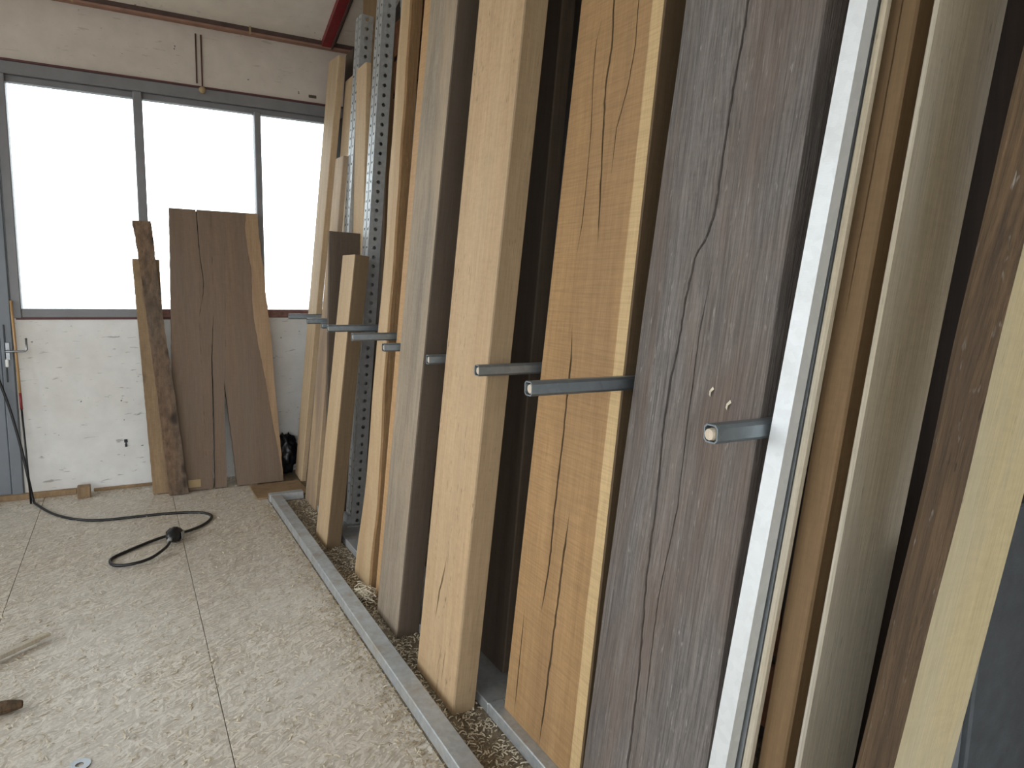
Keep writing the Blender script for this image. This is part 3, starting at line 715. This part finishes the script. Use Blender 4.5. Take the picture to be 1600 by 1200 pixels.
# dark bag in the corner
bm = bmesh.new(); bmesh.ops.create_icosphere(bm, subdivisions=4, radius=1)
rb = random.Random(3); ph = [rb.uniform(0, 6) for _ in range(6)]
for v in bm.verts:
    n = v.co.normalized(); k = 1+.12*math.sin(n.x*9+ph[0])*math.sin(n.z*7+ph[1])+.08*math.sin(n.y*17+n.z*13+ph[2])+.05*math.sin(n.x*29+n.z*23+ph[3])
    v.co = Vector((n.x*.085*k, n.y*.05*k, max(.15+n.z*.15*k, 0)))
mb = MB(); mb.add(bm); bm.free()
tag(mb.build('plastic_bag', M_black, None, Matrix.Translation((1.0, D-.072, 0)), True), 'crumpled black plastic bag in the corner behind the slab', 'bag')
tag(MB().box(.70, 1.04, 4.66, 5.0, 0.0, .012, .002).build('floor_offcut', M_board), 'flat board offcut on the floor at the end of the rack rail', 'board')

# ------------------------------------------------------------------ cable on the floor
cable = empty('extension_cable', (0, 4.4, 0)); tag(cable, 'black extension cable looped across the floor from the door', 'cable')
pts = [(-.74, D-.06, .93), (-.705, D-.06, .789), (-.655, D-.07, .582), (-.61, D-.09, .329), (-.585, D-.11, .15), (-.565, 5.20, .02), (-.535, 5.10, .009), (-.428, 4.851, .008), (-.306, 4.689, .008), (-.174, 4.613, .008), (-.008, 4.599, .008), (.163, 4.585, .008), (.319, 4.538, .008), (.391, 4.463, .008), (.394, 4.382, .008), (.342, 4.279, .008), (.257, 4.188, .012), (.173, 4.137, .022), (.077, 4.106, .012), (-.03, 4.023, .008), (-.108, 3.943, .008), (-.124, 3.885, .008), (-.101, 3.81, .012), (-.032, 3.777, .018), (.053, 3.808, .022), (.124, 3.908, .028), (.150, 3.985, .03)]
MB().tube(spline(pts, 8), .0080, 8).build('lead', M_rubber, cable, smooth=True)
pm = Matrix.Translation((.172, 4.065, 0)) @ Matrix.Rotation(-.35, 4, 'Z') @ Matrix.Scale(1.12, 4)
MB().tube([(0, -.045, .034), (0, -.02, .034), (0, .0, .034), (0, .035, .034), (0, .05, .034)], [.014, .028, .034, .034, .026], 14).build('socket', M_rubber, cable, pm, True)
MB().box(-.036, .036, -.005, .045, .004, .062, .012).build('socket_lid', M_rubber, cable, pm)
MB().box(.037, .040, .0, .04, .012, .05, .001).build('socket_label', M_rubberg, cable, pm)
MB().tube([(0, -.062, .031), (0, -.04, .034)], .010, 10).build('strain_relief', M_rubberg, cable, pm, True)

# ------------------------------------------------------------------ bits on the floor
st = MB().box(-.19, .19, -.012, .012, .012, .030, .002).box(.19, .235, -.008, .010, .014, .026, .002)
tag(st.build('wood_stick', M_pale, None, Matrix.Translation((-.50, 2.98, 0)) @ Matrix.Rotation(.70, 4, 'Z')), 'pale splintered stick lying on the floor at the left edge', 'stick')
def offcut(name, label, pts, r, mat):
    path = spline(pts, 6); mb = MB(); n = len(path)
    mb.tube(path, [r*(.55+.45*min(1, (n-1-i)/4, 1)) for i in range(n)], 8)
    return tag(mb.build(name, mat), label, 'wood offcut', 'offcuts on the floor')
offcut('wood_offcut', 'dark brown rounded offcut lying at the left edge of the floor', [(-.60, 2.60, .022), (-.50, 2.62, .024), (-.42, 2.625, .022), (-.355, 2.62, .022)], .022, M_bark2)
offcut('wood_offcut', 'small dark offcut below the rounded offcut at the left edge', [(-.56, 2.50, .015), (-.50, 2.525, .016), (-.452, 2.535, .015)], .016, M_bark2)
ws = MB(); n = 20
for r, z in ((.011, 0), (.029, 0), (.029, .004), (.011, .004)): ws.v += [(r*math.cos(2*math.pi*k/n), r*math.sin(2*math.pi*k/n), z) for k in range(n)]
for a in range(4):
    for k in range(n): ws.f.append((a*n+k, a*n+(k+1) % n, ((a+1) % 4)*n+(k+1) % n, ((a+1) % 4)*n+k))
tag(ws.build('steel_washer', M_chrome, None, Matrix.Translation((-.178, 2.225, .0))), 'steel washer lying on the floor near the bottom edge', 'washer')
# clump of wood wool by the rail
rb = random.Random(11); mb = MB()
for i in range(90):
    c = Vector((min(.888+rb.gauss(0, .014), .915), 2.915+rb.gauss(0, .03), .012+abs(rb.gauss(0, .022)))); a = rb.uniform(0, 6.28); q = rb.uniform(.012, .03)
    path = [c+Vector((math.cos(a)*q, math.sin(a)*q, rb.uniform(-.01, .01))), c+Vector((0, 0, rb.uniform(0, .012))), c+Vector((math.cos(a+2.3)*q, math.sin(a+2.3)*q, rb.uniform(-.01, .01)))]
    for p in path: p.z = max(p.z, .003)
    mb.tube(path, .0022, 4)
o = mb.build('wood_wool', M_chip); tag(o, 'pale clump of wood wool beside the floor rail', 'wood wool', kind='stuff')
# shavings
def chips(name, label, mat, n, fn, smin, smax, seed):
    rb = random.Random(seed); v = []; f = []
    for i in range(n):
        x, y = fn(rb); L = rb.uniform(smin, smax); w = L*rb.uniform(.08, .28); a = rb.uniform(0, 6.28); h = L*rb.uniform(.05, .35)
        ca, sa = math.cos(a), math.sin(a); b = len(v)
        z0 = .0005+abs(rb.gauss(0, .002))
        for t, zz in ((-1, 0), (-.3, h), (.35, h*.9), (1, 0)):
            for sgn in (-1, 1):
                px = t*L/2; py = sgn*w/2
                v.append((x+ca*px-sa*py, y+sa*px+ca*py, z0+zz*.5+(.001 if sgn > 0 else 0)))
        f += [(b, b+2, b+3, b+1), (b+2, b+4, b+5, b+3), (b+4, b+6, b+7, b+5)]
    o = mesh(name, v, f, mat); tag(o, label, 'shavings', kind='stuff'); return o
chips('wood_shavings', 'pale wood shavings scattered over the strand board floor', M_chip, 5200, lambda r: (r.uniform(-.9, .76), 1.6+3.6*r.random()**1.4), .008, .026, 1)
chips('rail_shavings', 'brown shavings and dust drifted along the outside of the floor rail', M_chipd, 2600, lambda r: (.765-abs(r.gauss(0, .05)), r.uniform(1.2, 4.55)), .006, .018, 2)
chips('rack_shavings', 'shavings lying in the gap between the two floor rails', M_chip, 3800, lambda r: (r.uniform(.838, .988), r.uniform(1.2, 4.55)), .008, .022, 4)
chips('wall_shavings', 'shavings swept along the foot of the end wall', M_chipd, 900, lambda r: (r.uniform(-.8, .95), D-.02-abs(r.gauss(0, .12))), .008, .02, 5)
